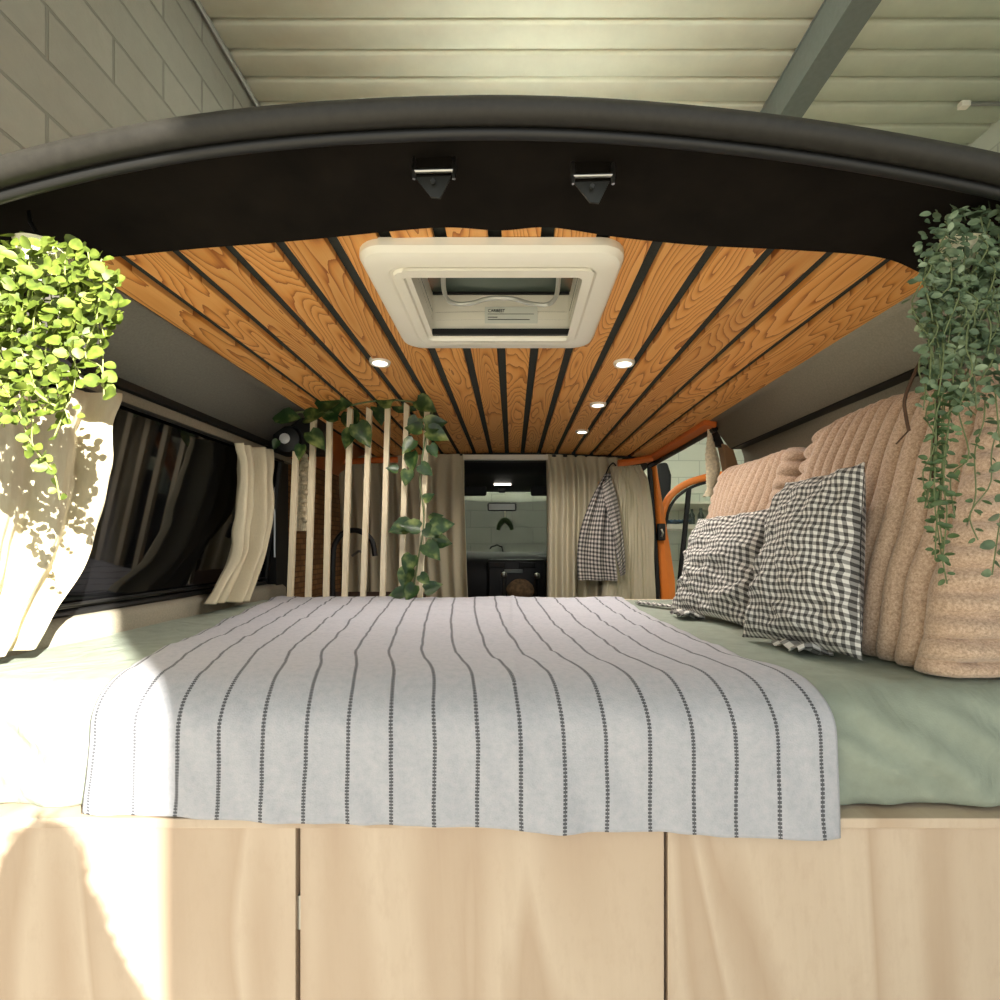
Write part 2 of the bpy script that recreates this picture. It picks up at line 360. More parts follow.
jp = [P(658, 463, 4.2), P(668, 462, 4.2), P(672, 475, 4.2), P(671, 500, 4.2), P(669, 521, 4.2), P(659, 521, 4.2)]
g = MB().prism(jp, (0, .12, 0)); tag(g.build('work_jacket', 'blackplastic', bevel=.02), 'black jacket hanging behind the orange door post', 'jacket')

# unseen tree added behind the camera, crown shaped to shade the cabinet like a person
SD = V((-.92, 1.0, -.557))
tx = V((-.625, .66, -.365))-SD*1.55          # crown top
tr = empty('added_shade_tree', (tx.x, tx.y, GZ), 'added potted tree, unseen behind the viewpoint, placed to shade the cabinet', 'tree')
MB().lathe([(.15,0),(.2,.35),(.22,.37),(.2,.37),(.18,.33)], (tx.x, tx.y, GZ), n=20).build('pot', 'concrete', tr)
MB().tube([(tx.x, tx.y, GZ+.3), (tx.x, tx.y, tx.z-.3)], .022, 8).build('trunk', 'twig', tr)
g = MB(); cp = [(.0,.002),(.012,.024),(.033,.036),(.06,.044),(.10,.050),(.14,.062),(.18,.074),(.23,.090),(.31,.120),(.40,.145),(.47,.09),(.49,.01)]
g.quadgrid([[tx+V((math.cos(a)*r*(1+.04*nz(3*math.cos(a),3*math.sin(a),d*9)), math.sin(a)*r, -d)) for a in [2*math.pi*k/24 for k in range(24)]] for d, r in cp], closed_u=True)
for i in range(700):
    q = random.random()**.6*10.9; k = int(q); d, r = lerp(cp[k][0], cp[k+1][0], q-k), lerp(cp[k][1], cp[k+1][1], q-k); a = random.uniform(0, 6.28)
    g.leaf(tx+V((math.cos(a)*r*.97, math.sin(a)*r*.97, -d)), V((math.cos(a)*.4, math.sin(a)*.4, random.uniform(-.8,.8))), V((math.cos(a), math.sin(a), .3)), .012, .008)
g.build('foliage', 'leaf_dark', tr)

# ================================================================== VAN SHELL
def ceilz(x): return .5-.034*(x/.73)**2
XL, XR = -.722, .745; YF = 2.74; YR = .786
# backing of the slats, with an opening for the vent
VX0, VX1, VY0, VY1 = -.18, .13, .868, 1.14
ceil = MB()
def cstrip(x0, x1, y0, y1, n=10):
    for dz, fl in ((.012, False), (.03, True)):
        ceil.quadgrid([[V((x0+(x1-x0)*i/n, yy, ceilz(x0+(x1-x0)*i/n)+dz)) for i in range(n+1)] for yy in (y0, y1)], flip=fl)
cstrip(XL-.03, VX0, YR, YF+.02); cstrip(VX1, XR+.03, YR, YF+.02); cstrip(VX0, VX1, YR, VY0); cstrip(VX0, VX1, VY1, YF+.02)
ceiling = struct(ceil.build('ceiling', 'groove'), 'dark backing of the slatted van ceiling')
gaps = [-.648, -.558, -.468, -.382, -.294, -.207, -.117, -.028, .058, .148, .242, .336, .433, .532, .635]
edges = [XL]+gaps+[XR]; gw = .0112
for i in range(len(edges)-1):
    a = edges[i]+(0 if i == 0 else gw); b = edges[i+1]-(0 if i == len(edges)-2 else gw)
    segs = [(YR, YF)]
    if b > VX0-.002 and a < VX1+.002: segs = [(YR, VY0-.018), (VY1+.018, YF)]
    for y0, y1 in segs:
        za, zb = ceilz(a), ceilz(b); g = MB()
        # subtly chamfered plank
        g.hexa([(a,y0,za),(b,y0,zb),(b,y1,zb),(a,y1,za),(a,y0,za+.012),(b,y0,zb+.012),(b,y1,zb+.012),(a,y1,za+.012)])
        g.build('ceiling_plank', 'plank', ceiling, smooth=False, bevel=.0012)
# side linings
def sweepY(prof, y0, y1, n=1):
    g = MB(); g.quadgrid([[V((x, y0+(y1-y0)*i/n, z)) for x, z in prof] for i in range(n+1)]); return g
struct(sweepY([(.745,.4665),(.775,.463),(.842,.373),(.885,.377),(.90,.33),(.905,0),(.91,-.45),(.91,-.95)], YR+.005, 1.93).build('wall_van_right', 'lining_side', ang=.3, solid=.008), 'grey felt lined right side wall of the van')
struct(sweepY([(XL,.4665),(-.765,.455),(-.875,.372),(-.90,.376),(-.90,.35)], YR+.005, 1.83).build('wall_van_left', 'lining', ang=.3, solid=.008), 'grey felt lined left side wall of the van')
# left wall lower: ledge above window and sill under it
g = MB(); g.hexa([(-.905,.74,.318),(-.872,.74,.318),(-.872,2.0,.318),(-.905,2.0,.318),(-.905,.74,.35),(-.885,.74,.35),(-.885,2.0,.35),(-.905,2.0,.35)])
struct(g.build('trim_2', 'lining_side', smooth=False, bevel=.004), 'grey ledge along the top of the tinted window')
# window 1 (tinted, left)
g = MB(); g.hexa([(-.949,.8,-.15),(-.945,.8,-.15),(-.945,1.9,-.15),(-.949,1.9,-.15),(-.889,.8,.32),(-.885,.8,.32),(-.885,1.9,.32),(-.889,1.9,.32)])
w1 = struct(g.build('window_1', 'glassdark', smooth=False), 'dark tinted side window on the left')
g = MB()
g.tube([(-.938, .8, -.148), (-.938, 1.9, -.148)], .009, 8); g.tube([(-.88, 1.9, .32), (-.938, 1.9, -.148)], .010, 8); g.tube([(-.932, .8, -.128), (-.932, 1.9, -.128)], .004, 6)
g.build('window_frame', 'blackplastic', w1)
struct(sweepY([(-.952,-.155),(-.90,-.158),(-.885,-.17),(-.885,-.21),(-.885,-.95)], .70, 1.95, 1).build('wall_sill', 'lining_side', ang=.3, solid=.008), 'grey sill panel below the tinted window')
# left wall ahead of window: cork tiles
g = MB().box((-.98, 1.93, -.95), (-.93, 2.76, .5)); struct(g.build('wall_tiles', 'cork', smooth=False), 'brown mosaic tiles behind the slat screen')
g = MB().box((-.93, 1.90, -.95), (-.895, 2.0, .36)); g.box((-.97,1.8,.34),(-.72,1.95,.5)); struct(g.build('trim_3', 'blackplastic', smooth=False), 'black post at the end of the tinted window')
g = MB(); g.tube([(-.90, 1.895, .28), (-.90, 1.895, -.05)], .004, 6); struct(g.build('trim_4', 'chrome'), 'thin bright strip on the black window post')

van = empty('camper_van', (.02, .62, GZ), 'orange camper van seen through its open rear, with black rear opening and cab', 'van')
# rear opening curves
rimpx = [(-60,180),(0,160),(100,135),(200,117),(300,106),(400,100),(500,98),(600,101),(700,109),(800,121),(900,137),(1000,157),(1060,174)]
inpx = [(-60,196),(0,182),(100,158),(200,142),(300,132),(400,128),(500,127),(600,129),(700,137),(800,150),(900,168),(1000,190),(1060,206)]
rim = [P(a, b+13, .585) for a, b in rimpx]
Ls = [V((-.86,.585,-.9)), V((-.86,.585,-.3)), V((-.83,.585,.1)), V((-.775,.585,.31)), V((-.72,.585,.385))]
Rs = [V((.735,.585,.39)), V((.80,.585,.31)), V((.85,.585,.1)), V((.88,.585,-.3)), V((.88,.585,-.9))]
rim_path = smooth_path(Ls+rim+Rs, 160)
g = MB(); g.tube(rim_path, .0145, 12)
g.build('rubber_seal', 'rubber', van)
g = MB(); g.tube([p+(V((0,.012,-.0165)) if abs(p.x) < .66 else V((-.014*math.copysign(1,p.x), .014, -.010))) for p in rim_path], .0065, 10); g.build('inner_seal', 'blackplastic', van)
inn = [P(a, b-3, .604) for a, b in inpx]
Li = [p+V((.012,.019,0)) for p in Ls]; Ri = [p+V((-.012,.019,0)) for p in Rs]
low = [(-60,345),(0,318),(60,282),(100,259),(140,253),(200,247),(300,239),(400,229),(450,226),(500,229),(550,226),(620,236),(700,244),(800,249),(880,256),(922,272),(975,300),(1040,330)]
lowp = []
for a, b in low:
    lowp.append(P(a, b, .781))
Ll = [V((-.93,.781,-.9)), V((-.935,.781,-.3)), V((-.91,.781,.1)), V((-.895,.781,.28))]
Rl = [V((.875,.781,.31)), V((.90,.781,.1)), V((.905,.781,-.3)), V((.905,.781,-.9))]
NN = 160
A = smooth_path(Li+inn+Ri, NN); B = smooth_path(Ll+lowp+Rl, NN)
rows = []
for k in range(15):
    t = k/14; r = []
    for i in range(NN):
        p = A[i].lerp(B[i], t); q = p.copy()
        bul = math.sin(math.pi*t)*.012
        q.z += bul*.8 + .006*nz(p.x*9, p.y*14, 1)*math.sin(math.pi*t)
        q.x += .006*nz(p.x*5, p.y*9, p.z*7+3)*math.sin(math.pi*t)
        r.append(q)
    rows.append(r)
# fold the end up to meet the planks
rows.append([V((p.x, .7835, p.z+.028)) for p in B])
g = MB(); g.quadgrid(rows, flip=True); g.build('header_lining', 'velvet', van, solid=.004, ang=1.2)
# outer roof and side skins
def skin(pts, y0, y1, nm, mat):
    g = MB(); g.quadgrid([[V((x, yy, z)) for x, z in pts] for yy in (y0, y1)]); g.build(nm, mat, van, solid=.003, ang=.5)
skin([(-.20,.56),(-.5,.555),(-.75,.52),(-.86,.45),(-.93,.37),(-.97,.2),(-.985,-.1),(-.99,-.95)], .83, 2.72, 'side_panel', 'orange')
skin([(.15,.56),(.5,.555),(.75,.52),(.86,.45),(.93,.37),(.96,.2),(.985,-.1),(.99,-.95)], .83, 1.94, 'side_panel', 'orange')
skin([(-.75,.52),(-.5,.555),(-.20,.56),(.15,.56),(.5,.555),(.77,.50)], 1.17, 3.5, 'roof', 'orange')
skin([(-.19,.56),(.14,.56)], .83, .862, 'roof', 'orange')
# roof door rail & pillar (orange) on the right
g = MB(); g.hexa([V((.722,1.88,.450)), V((.772,1.88,.440)), V((.772,2.80,.440)), V((.722,2.80,.450)), V((.722,1.88,.468)), V((.772,1.88,.468)), V((.772,2.80,.468)), V((.722,2.80,.468))])
g.build('door_rail', 'orange_dark', van, bevel=.005)
g = MB(); g.tube([(.772, 1.9, .438), (.772, 2.3, .436), (.768, 2.70, .434)], .012, 8)
post = [P(649, 466, 2.68), P(650.5, 480, 2.68), P(653, 520, 2.68), P(656, 560, 2.68), P(658, 610, 2.68), P(660, 700, 2.68)]
g.tube([(.768, 2.66, .434)]+[p for p in smooth_path(post, 12)], .014, 8); g.build('door_seal', 'blackplastic', van)
g = MB(); rr = []
for (l, r, yy) in ((651,656,464),(652.5,660,490),(655,665,520),(657.5,670,550),(660,674.5,580),(662,675,605),(664,676,640),(668,680,760)):
    a = P(l, yy, 2.70); b = P(r, yy, 2.70); m = (a+b)/2+V((0,-.02,0)); rr.append([a+V((0,.06,0)), a, m, b, b+V((0,.08,0))])
g.quadgrid(rr); g.build('door_post', 'orange', van, ang=.9, solid=.004)
g = MB(); c = P(661, 532, 2.67); g.box(c-V((.02,.02,.045)), c+V((.02,.015,.045))); lt = g.build('latch', 'blackplastic', van, bevel=.006)
g = MB(); c = P(661.5, 533, 2.645); g.tube([c+V((0,0,-.02)), c+V((.005,-.01,0)), c+V((0,0,.02))], .005, 6); g.build('striker', 'chrome', lt)
g = MB().tube(smooth_path([P(618, 463, 2.60), P(630, 462, 2.60), P(652, 458, 2.60)], 8), .018, 8); g.build('cab_beam', 'orange_dark', van)
g = MB().prism([P(722,443,1.95), P(733,446,1.95), P(742,475,1.95), P(742,560,1.95), P(728,560,1.95), P(727,470,1.95)], (0,.05,0)); g.build('rear_door_post', 'brownbox', van, bevel=.006)
g = MB().tube([(-.9, 2.62, .43), (-.75, 2.62, .438), (-.60, 2.62, .442)], .016, 8); g.build('cab_beam', 'orange_dark', van)
# cab: headliner, windscreen, dash
g = MB(); g.quadgrid([[V((x, a, z)) for x in (-.8, 0, .78)] for a, z in ((2.76, .455), (3.1, .435), (3.5, .385), (3.56,.38))]); g.build('headliner', 'dash', van, solid=.02)
g = MB(); g.quadgrid([[V((x*(1+.03*k), a, z)) for x in (-.8, -.4, 0, .4, .8)] for k, (a, z) in enumerate(((3.56, .38), (4.1, -.1)))]); g.build('windscreen', 'glass', van, smooth=False)
g = MB(); dp = [(-.9,3.3),(-.15,3.28),(.35,3.28),(.9,3.3)]
prof = [(4.2,-.10),(4.0,-.075),(3.6,-.06),(3.38,-.075),(3.32,-.13),(3.30,-.28),(3.34,-.45),(3.34,-1.0)]
g.quadgrid([[V((-.85+1.7*i/16, a, z+(.02*math.exp(-((i-3)/1.5)**2) if z > -.12 and a < 3.7 else 0))) for i in range(17)] for a, z in prof]); dash = g.build('dashboard', 'dash', van, ang=.8, solid=.01)
g = MB(); g.box((-.16,3.26,-.42),(.22,3.32,-.1)); g.build('centre_console', 'blackplastic', dash, bevel=.015)
for dx in (-.10, .10): g = MB().box((dx-.055,3.245,-.155),(dx+.055,3.262,-.12)); g.build('air_vent', 'dash', dash, bevel=.004)
g = MB().box((-.05,3.25,-.19),(.07,3.262,-.165)); g.build('radio_panel', 'steel', dash, bevel=.003)
for i, (a, b, yy) in enumerate(((504, 575, 3.1), (537, 576, 3.1))):
    t = P(a, b, yy); g = MB().tube([t+V((0,.03,-.45)), t+V((0,0,-.01))], [.012,.009], 8); lv = g.build('gear_lever' if i == 0 else 'handbrake', 'chrome' if i == 0 else 'blackplastic', van)
    g = MB().lathe([(.004,-.022),(.016,-.014),(.02,0),(.016,.014),(.004,.02)], t, n=14); g.build('knob', 'chrome', lv)
# seats behind curtains
for sx, nm in ((-.52,'l'), (.52,'r')):
    g = MB(); g.box((sx-.24,2.85,-.75),(sx+.24,3.3,-.45)); g.box((sx-.23,2.85,-.45),(sx+.23,2.97,.12)); st = g.build('seat', 'dash', van, bevel=.04)
# mirror and visors
t = P(502, 507, 3.45); g = MB().box(t-V((.10,.015,.028)), t+V((.10,.015,.028))); mi = g.build('rear_view_mirror', 'dash', van, bevel=.012)
g = MB().box(t-V((.09,.017,.021)), t+V((.09,-.012,.021))); g.build('mirror_glass', 'greymetal', mi)
g = MB().box(P(502,484,3.45)-V((.026,.02,.06)), P(502,492,3.45)+V((.026,.03,.03))); g.build('mirror_mount', 'blackplastic', van, bevel=.01)
g = MB().box(P(494,482.5,3.30), P(511,485,3.30)+V((0,.02,0))); g.build('cab_light', 'led', van, smooth=False)
for cxp, w in ((474, .085), (541, .07)):
    t = P(cxp, 490, 3.4); g = MB().box(t-V((w,.012,.04)), t+V((w,.02,.045))); g.build('sun_visor', 'dash', van, bevel=.012)
for sx in (-1, 1): MB().tube([(sx*.80, 3.5, .39), (sx*.86, 4.1, -.1), (sx*.88, 4.15, -1.0)], .035, 8).build('front_pillar', 'orange', van)
g = MB().box((-.9, 4.15, -1.0), (.9, 4.3, -.12)); g.box((-.9,.75,-.97),(.9,4.2,-.93)); g.build('floor_pan', 'blackplastic', van, smooth=False)
g = MB().box((-.95, 2.76, -1), (-.9, 4.15, -.15)); g.build('door_panel', 'orange', van, smooth=False)
for sx in (-.85, .85):
    for yy in (1.2, 3.7): MB().lathe([(.2,-.1),(.33,-.09),(.34,0),(.33,.09),(.2,.1)], (sx, yy, GZ+.34), axis=(1,0,0), n=28).build('wheel', 'tyre', van)
# open front passenger door
dr = empty('van_door', (1.3, 3.0, -.95), 'open orange front door with black edged window, beyond the orange post', 'door')
arc = [P(660, 590, 3.0), P(660, 540, 3.0), P(662, 516, 3.0), P(666, 503, 3.0), P(673, 493, 3.0), P(684, 485, 3.0), P(698, 479.5, 3.0), P(720, 475, 3.0), P(770, 470, 3.0)]
g = MB().tube(smooth_path(arc, 40), .022, 10); g.build('door_frame', 'orange', dr)
g = MB().tube([p+V((.024, -.004, -.024)) for p in smooth_path(arc, 40)], .009, 8); g.tube([P(689, 488, 3.0), P(684, 540, 3.0), P(678, 600, 3.0)], .016, 8); g.build('window_seal', 'blackplastic', dr)
g = MB(); g.quadgrid([[P(x, yy, 3.005) for x in (672, 770)] for yy in (492, 600)]); g.build('window_pane', 'glass', dr)
g = MB().box((.88, 2.97, -.95), (1.75, 3.05, -.33)); g.build('door_panel', 'orange', dr, bevel=.015)

# striker brackets on the header
def bracket(cx, cy):
    Y = .650; r = empty('latch_bracket', P(cx, cy+18, Y), 'x', 'bracket', 'metal latch brackets on the black header')
    q = lambda a, b, d=0: P(cx+a, cy+b, Y+d)
    g = MB().tube([q(-20, 2), q(20, 1)], .0030, 10); g.build('pin', 'chrome', r)
    for s in (-1, 1):
        g = MB().tube([q(s*20, -11, .004), q(s*20, 0), q(s*20, 10)], [.0022,.0032,.0022], 8); g.build('post', 'chrome', r)
    g = MB().prism([q(-19, 8, .002), q(17, 7, .002), q(6, 29, .006), q(-3, 28, .006)], (0, .004, .001)); g.build('plate', 'darksteel', r)
    g = MB().box(q(-18,6,.012), q(18,-10,.016)); g.build('recess', 'velvet', r, smooth=False)
    g = MB().lathe([(.003,0),(.003,.003)], q(-1, 13, -.001), axis=(0,-1,0), n=8); g.build('screw', 'chrome', r)
    return r
tag(bracket(434, 169), 'left metal latch bracket on the black header above the roof vent')
tag(bracket(593, 174), 'right metal latch bracket on the black header above the roof vent')

# ================================================================== ROOF VENT
vt = empty('roof_vent', (-.035, 1.0, .47), 'square white roof vent with curved grey handle, set in the slatted ceiling', 'roof vent')
def rrect(x0, x1, y0, y1, r, z, n=6):
    pts = []
    for cx, cy, a0 in ((x1-r,y1-r,0),(x0+r,y1-r,90),(x0+r,y0+r,180),(x1-r,y0+r,270)):
        for k in range(n+1):
            a = math.radians(a0+90*k/n); pts.append(V((cx+r*math.cos(a), cy+r*math.sin(a), z)))
    return pts
g = MB(); o0 = (-.260, .191, .813, 1.222)
def ring(ins, r, z): return rrect(o0[0]+ins, o0[1]-ins, o0[2]+ins, o0[3]-ins, r, z)
g.quadgrid([ring(0,.045,.499), ring(0,.045,.486), ring(.006,.042,.477), ring(.014,.038,.473), ring(.042,.028,.473), ring(.046,.026,.476), ring(.050,.022,.476)], closed_u=True, flip=True); g.build('outer_frame', 'whiteplastic', vt, ang=.5)
g = MB(); ix = (VX0, VX1, VY0, VY1)
def ring2(ins, z, r=.008): return rrect(ix[0]-ins, ix[1]+ins, ix[2]-ins, ix[3]+ins, r+ins*.4, z)
g.quadgrid([ring(.050,.022,.476), ring(.052,.02,.470), ring(.066,.012,.468), ring2(.012,.468), ring2(.010,.474), ring2(0,.475), ring2(0,.50)], closed_u=True, flip=True); g.build('inner_frame', 'whiteplastic', vt, ang=.5)
g = MB(); g.quadgrid([ring2(0,.50), ring2(.002,.573)], closed_u=True, flip=True); g.build('shaft', 'whiteplastic', vt)
g = MB(); g.quadgrid([[V((x, yy, .573+.012*math.sin(math.pi*i/8))) for x in (VX0-.01, VX1+.01)] for i, yy in enumerate([VY0-.01+(VY1-VY0+.02)*k/8 for k in range(9)])]); g.build('lid', 'lidglass', vt, solid=.004)
g = MB(); g.box((VX0, VY1-.006, .567), (VX1, VY1-.001, .572)); g.box((VX0, VY1-.012, .474), (VX1, VY1-.001, .486)); g.build('seal', 'blackplastic', vt, smooth=False)
hp = [(443,272),(444,290),(448,300),(458,304),(472,303),(487,299),(500,298),(514,299),(528,303),(543,305),(552,302),(557,293),(559,273)]
g = MB().tube(smooth_path([PZ(a, b,   .489) for a, b in hp], 50), .0045, 8); g.build('handle', 'greymetal', vt)
# sticker on the far shaft wall
g = MB(); g.quadgrid([[V((-.062+.12*i, VY1-.002, .502+.038*j)) for i in (0,1)] for j in (0,1)]); st = g.build('sticker', 'paper', vt, smooth=False)
def text(body, size, loc, rot, mat, root, name='lettering', ext=.0003):
    cu = D.curves.new(name, 'FONT'); cu.body = body; cu.size = size; cu.extrude = ext; cu.align_x = 'LEFT'
    o = D.objects.new('tmp', cu); COL.objects.link(o); bpy.context.view_layer.update()
    me = D.meshes.new_from_object(o.evaluated_get(bpy.context.evaluated_depsgraph_get())); D.objects.remove(o)
    mw = Matrix.Translation(V(loc))@Euler(rot).to_matrix().to_4x4(); me.transform(mw)
    off = V(OFF.get(root.name, (0,0,0))) if root.type != 'EMPTY' else root.location
    me.transform(Matrix.Translation(-off)); me.materials.clear(); me.materials.append(M[mat])
    q = D.objects.new(name, me); COL.objects.link(q); q.parent = root; return q
text('CARBEST', .0095, (-.055, VY1-.004, .527), (math.pi/2, 0, 0), 'ink', st)
for k in range(3):
    g = MB().box((-.055, VY1-.0035, .5225-.0055*k-(.002 if k else 0)), (-.055+(.105, .022, .095)[k], VY1-.003, .5233-.0055*k-(.002 if k else 0)+ (0 if k == 0 else .0007))); g.build('print_line', 'ink', st, smooth=False)

struct(MB().box((-.9, 2.745, .452), (.80, 2.77, .56)).build('trim_6', 'groove', smooth=False), 'dark rail closing the ceiling above the cab curtains')
struct(MB().box((.846, .81, .366), (.896, 1.93, .372)).build('recess_shade_right', 'blackplastic', smooth=False), 'black strip put in as the recess shade under the right side panel')  # black colour stands in for shade on the panel underside
struct(MB().box((-.898, .81, .352), (-.872, 1.9, .371)).build('recess_shade_left', 'blackplastic', smooth=False), 'black strip put in as the recess shade under the left side panel')  # same black stand-in for the recess shade, left side
# ceiling LED spots
lab = ['small lit ceiling spot left of the roof vent', 'small lit ceiling spot right of the roof vent', 'small lit ceiling spot, second along the right row from the vent', 'small lit ceiling spot nearest the cab on the right row']
proto = None
for i, (a, b) in enumerate(((380, 362), (624, 363), (598, 404.5), (582, 431.5))):
    c = PZ(a, b, .492)
    if proto is None:
        proto = empty('ceiling_spotlight', c, lab[0], 'ceiling light', 'ceiling spots among the slats')
        g1 = MB().lathe([(.020,-.004),(.026,-.006),(.029,0),(.028,.006)], c, n=24).build('bezel', 'whiteplastic', proto)
        g2 = MB().lathe([(.0001,-.0045),(.019,-.0045),(.02,-.003)], c, n=24).build('diffuser', 'led', proto); r = proto
    else:
        r = proto.copy(); COL.objects.link(r); r.location = c; r['label'] = lab[i]
        for ch in (g1, g2): q = ch.copy(); COL.objects.link(q); q.parent = r
    ld = D.lights.new('ceiling_spot_lamp', 'SPOT'); ld.energy = 8; ld.color = (1, .93, .84); ld.spot_size = math.radians(165); ld.spot_blend = .6; ld.shadow_soft_size = .03
    lo = D.objects.new('ceiling_spot_lamp', ld); lo.location = c+V((0,0,-.012)); COL.objects.link(lo)

# ================================================================== CABINET + BED
cab = empty('bed_cabinet', (-.04, .9, -.95), 'pale plywood bed box with three flat doors under the mattress', 'cabinet')
MB().box((-.86, .655, -.373), (.86, 1.76, -.3595)).build('top_board', 'veneer', cab, smooth=False, bevel=.0015)
MB().box((-.85, .69, -.94), (.85, 1.74, -.3735)).build('body', 'blackplastic', cab, smooth=False)
for x0, x1 in ((-.82, -.2865), (-.2805, .2015), (.2065, .80)):
    d = MB().box((x0, .662, -.94), (x1, .682, -.3745)).build('door', 'veneer', cab, smooth=False, bevel=.001)
    if x0 < -.8: MB().box((x1-.001, .668, -.515), (x1+.005, .676, -.47)).build('hinge_plate', 'chrome', d, smooth=False)
MB().box((-.70, 1.76, -.36), (.76, 1.775, -.196)).build('end_board', 'slatwood', cab, smooth=False)

# mattress (green sheet)
def sstep(a, b, x): t = max(0, min(1, (x-a)/(b-a))); return t*t*(3-2*t)
ZT = -.196
prof = []          # (y, z, front weight)
for k in range(10): prof.append((1.75-(1.75-.73)*k/9, ZT, 0))
for k in range(1, 9):
    a = math.pi/2*k/8; prof.append((.73-.055*math.sin(a), ZT-.05*(1-math.cos(a)), k/8))
for k in range(1, 10): prof.append((.675-.006*math.sin(math.pi*k/9)+ .004*k/9, ZT-.05-.104*k/9, 1))
prof += [(.69, -.3565, 1), (.72, -.3585, .5), (1.75, -.3585, 0), (1.75, ZT, 0)]
rows = []; NX = 150
for (yy, zz, w) in prof:
    r = []
    for i in range(NX):
        x = -.875+1.77*i/(NX-1)
        d = w*(.010*nz(x*7, zz*9, 2)+.009*nz(x*19+zz*25, zz*12, 5)+.007*abs(nz(x*24-zz*30, zz*22, 9)))+ (1-w)*0
        zb = zz + (.003*nz(x*6, yy*6, 8) if w < .5 and zz > -.25 else 0) + (.007*nz(x*14, 3, 0)-.002 if zz < -.33 and w == 1 else 0)
        r.append(V((x, yy-d*1.4, max(zb, -.3585))))
    rows.append(r)
g = MB(); g.quadgrid(rows)
for jj in (0, NX-1):
    g.f.append([i*NX+jj for i in range(len(prof)-1)] if jj else [i*NX+jj for i in range(len(prof)-1)][::-1])
tag(g.build('mattress', 'sheet', ang=2), 'mattress in a sage green fitted sheet on the bed box', 'mattress')

# blanket
path = []       # (y,z,s)
def addp(y, z):
    s = 0 if not path else path[-1][2]+math.hypot(y-path[-1][0], z-path[-1][1]); path.append((y, z, s))
for k in range(60): addp(1.735-(1.735-.735)*k/59, ZT+.008)
for k in range(1, 15):
    a = math.pi/2*k/14; addp(.735-.083*math.sin(a), ZT+.008-.062*(1-math.cos(a)))
for k in range(1, 27): addp(.652-.006*k/26, ZT-.054-.118*k/26)
Lt = path[-1][2]; rows = []; uvs = []; NX = 260
for (yy, zz, s) in path:
    t = s/Lt; hang = sstep(.70, .92, t)
    xl = lerp(-.83, -.572, min(1, t/.86)); xl = lerp(xl, -.556, hang)
    xr = lerp(.385, .385, t)+.042*hang-.02*math.sin(math.pi*min(1, t*1.25)); r = []; uu = []
    for i in range(NX):
        q = i/(NX-1); x = lerp(xl, xr, q)
        topw = 1-hang
        dz = topw*(.004*nz(x*4, yy*5, 1)+.004*nz(x*9+yy*5, yy*16, 4)+.0025*nz(x*30,yy*34,6))+.003
        dz += .0035*math.exp(-((x-.003)/.006)**2)*(t < .85)
        dy = hang*(.009*nz(x*9, zz*5, 7)+.005*nz(x*26+zz*7, zz*10, 2))
        drop = hang*((.016-.034*q)*sstep(.93,1,t)+.003*nz(x*8, 0, 9)*sstep(.9,1,t))
        z = zz+dz+drop; y = yy-dy
        if q > .97 or q < .03:
            e = (q-.97)/.03 if q > .97 else (.03-q)/.03
            z -= .005*e*e*topw; y += .005*e*e*hang
        r.append(V((x, y, z))); uu.append((q*17.6+.28, s))
    rows.append(r); uvs.append(uu)
g = MB(); g.quadgrid(rows, uvs); tag(g.build('blanket', 'blanket', solid=.004, ang=2), 'pale grey blanket with dark stitched stripes draped over the bed front', 'blanket')

# ================================================================== CUSHIONS
def cushion(y0, y1, xb, xt, T, z0, z1, seed, label, tilt=0, NS=520, NT=110):
    L = y1-y0; H = z1-z0; R = .035; rows = []
    # perimeter param of rounded rect in (a: 0..L, b: 0..T) ; start at near-front corner
    per = []
    def arc(ca, cb, a0, a1, n, kind):
        for k in range(n): 
            a = math.radians(lerp(a0, a1, k/n)); per.append((ca+R*math.cos(a), cb+R*math.sin(a), math.cos(a), math.sin(a)))
    nf = int(NS*.42); ne = int(NS*.06)
    for k in range(nf): per.append((R+(L-2*R)*k/nf, 0, 0, -1))
    arc(L-R, R, -90, 0, 12, 0)
    for k in range(ne): per.append((L, R+(T-2*R)*k/ne, 1, 0))
    arc(L-R, T-R, 0, 90, 12, 0)
    for k in range(40): per.append((L-R-(L-2*R)*k/40, T, 0, 1))
    arc(R, T-R, 90, 180, 12, 0)
    for k in range(ne*2): per.append((0, T-R-(T-2*R)*k/(ne*2), -1, 0))
    arc(R, R, 180, 270, 12, 0)
    def rib(u): return abs(math.sin(math.pi*u))**.42
    for j in range(NT+1):
        v = -1+2*j/NT; prof = (1-abs(v)**7)**(1/3.2); vv = v*.5+.5
        r = []
        for (a, b, na, nb) in per:
            ca = L/2; cb = T/2
            ins = (1-prof)*.055
            z = z0+vv*H
            fr = max(0, -nb); en = abs(na)
            wav = .016*nz(a*4+seed, z*5, seed)+.010*nz(a*3, z*13+seed, 2)
            d = .020*fr*rib((a+wav)/.038)+.026*en*abs(math.sin(math.pi*(z+.006*nz(a*9,b*9,z*9))/.034))**.6
            fat = .022*math.sin(math.pi*min(1, max(0, a/L)))*math.sin(math.pi*vv)*fr+.010*nz(a*5+seed, z*6, 1)*fr
            fat += .012*math.sin(math.pi*vv)*en
            A = lerp(ca, a, 1-ins/ca*.9)+na*(d+fat); Bb = lerp(cb, b, 1-ins/cb*.95)+nb*(d+fat)
            x = lerp(xb, xt, vv**.9)+Bb; y = y0+A+tilt*vv
            zt = z+ (.010*nz(a*9+seed, 4, seed)+.006*rib((a+wav)/.034)*fr)*sstep(.8,1,vv)
            r.append(V((x, y, zt)))
        rows.append(r)
    g = MB(); n = len(per); b = g.quadgrid(rows, closed_u=True, flip=False)
    g.f.append([b+k for k in range(n)][::-1]); g.f.append([b+NT*n+k for k in range(n)])
    return tag(g.build('plush_cushion', 'plush', ang=2.2), label, 'cushion', 'beige plush back cushions')
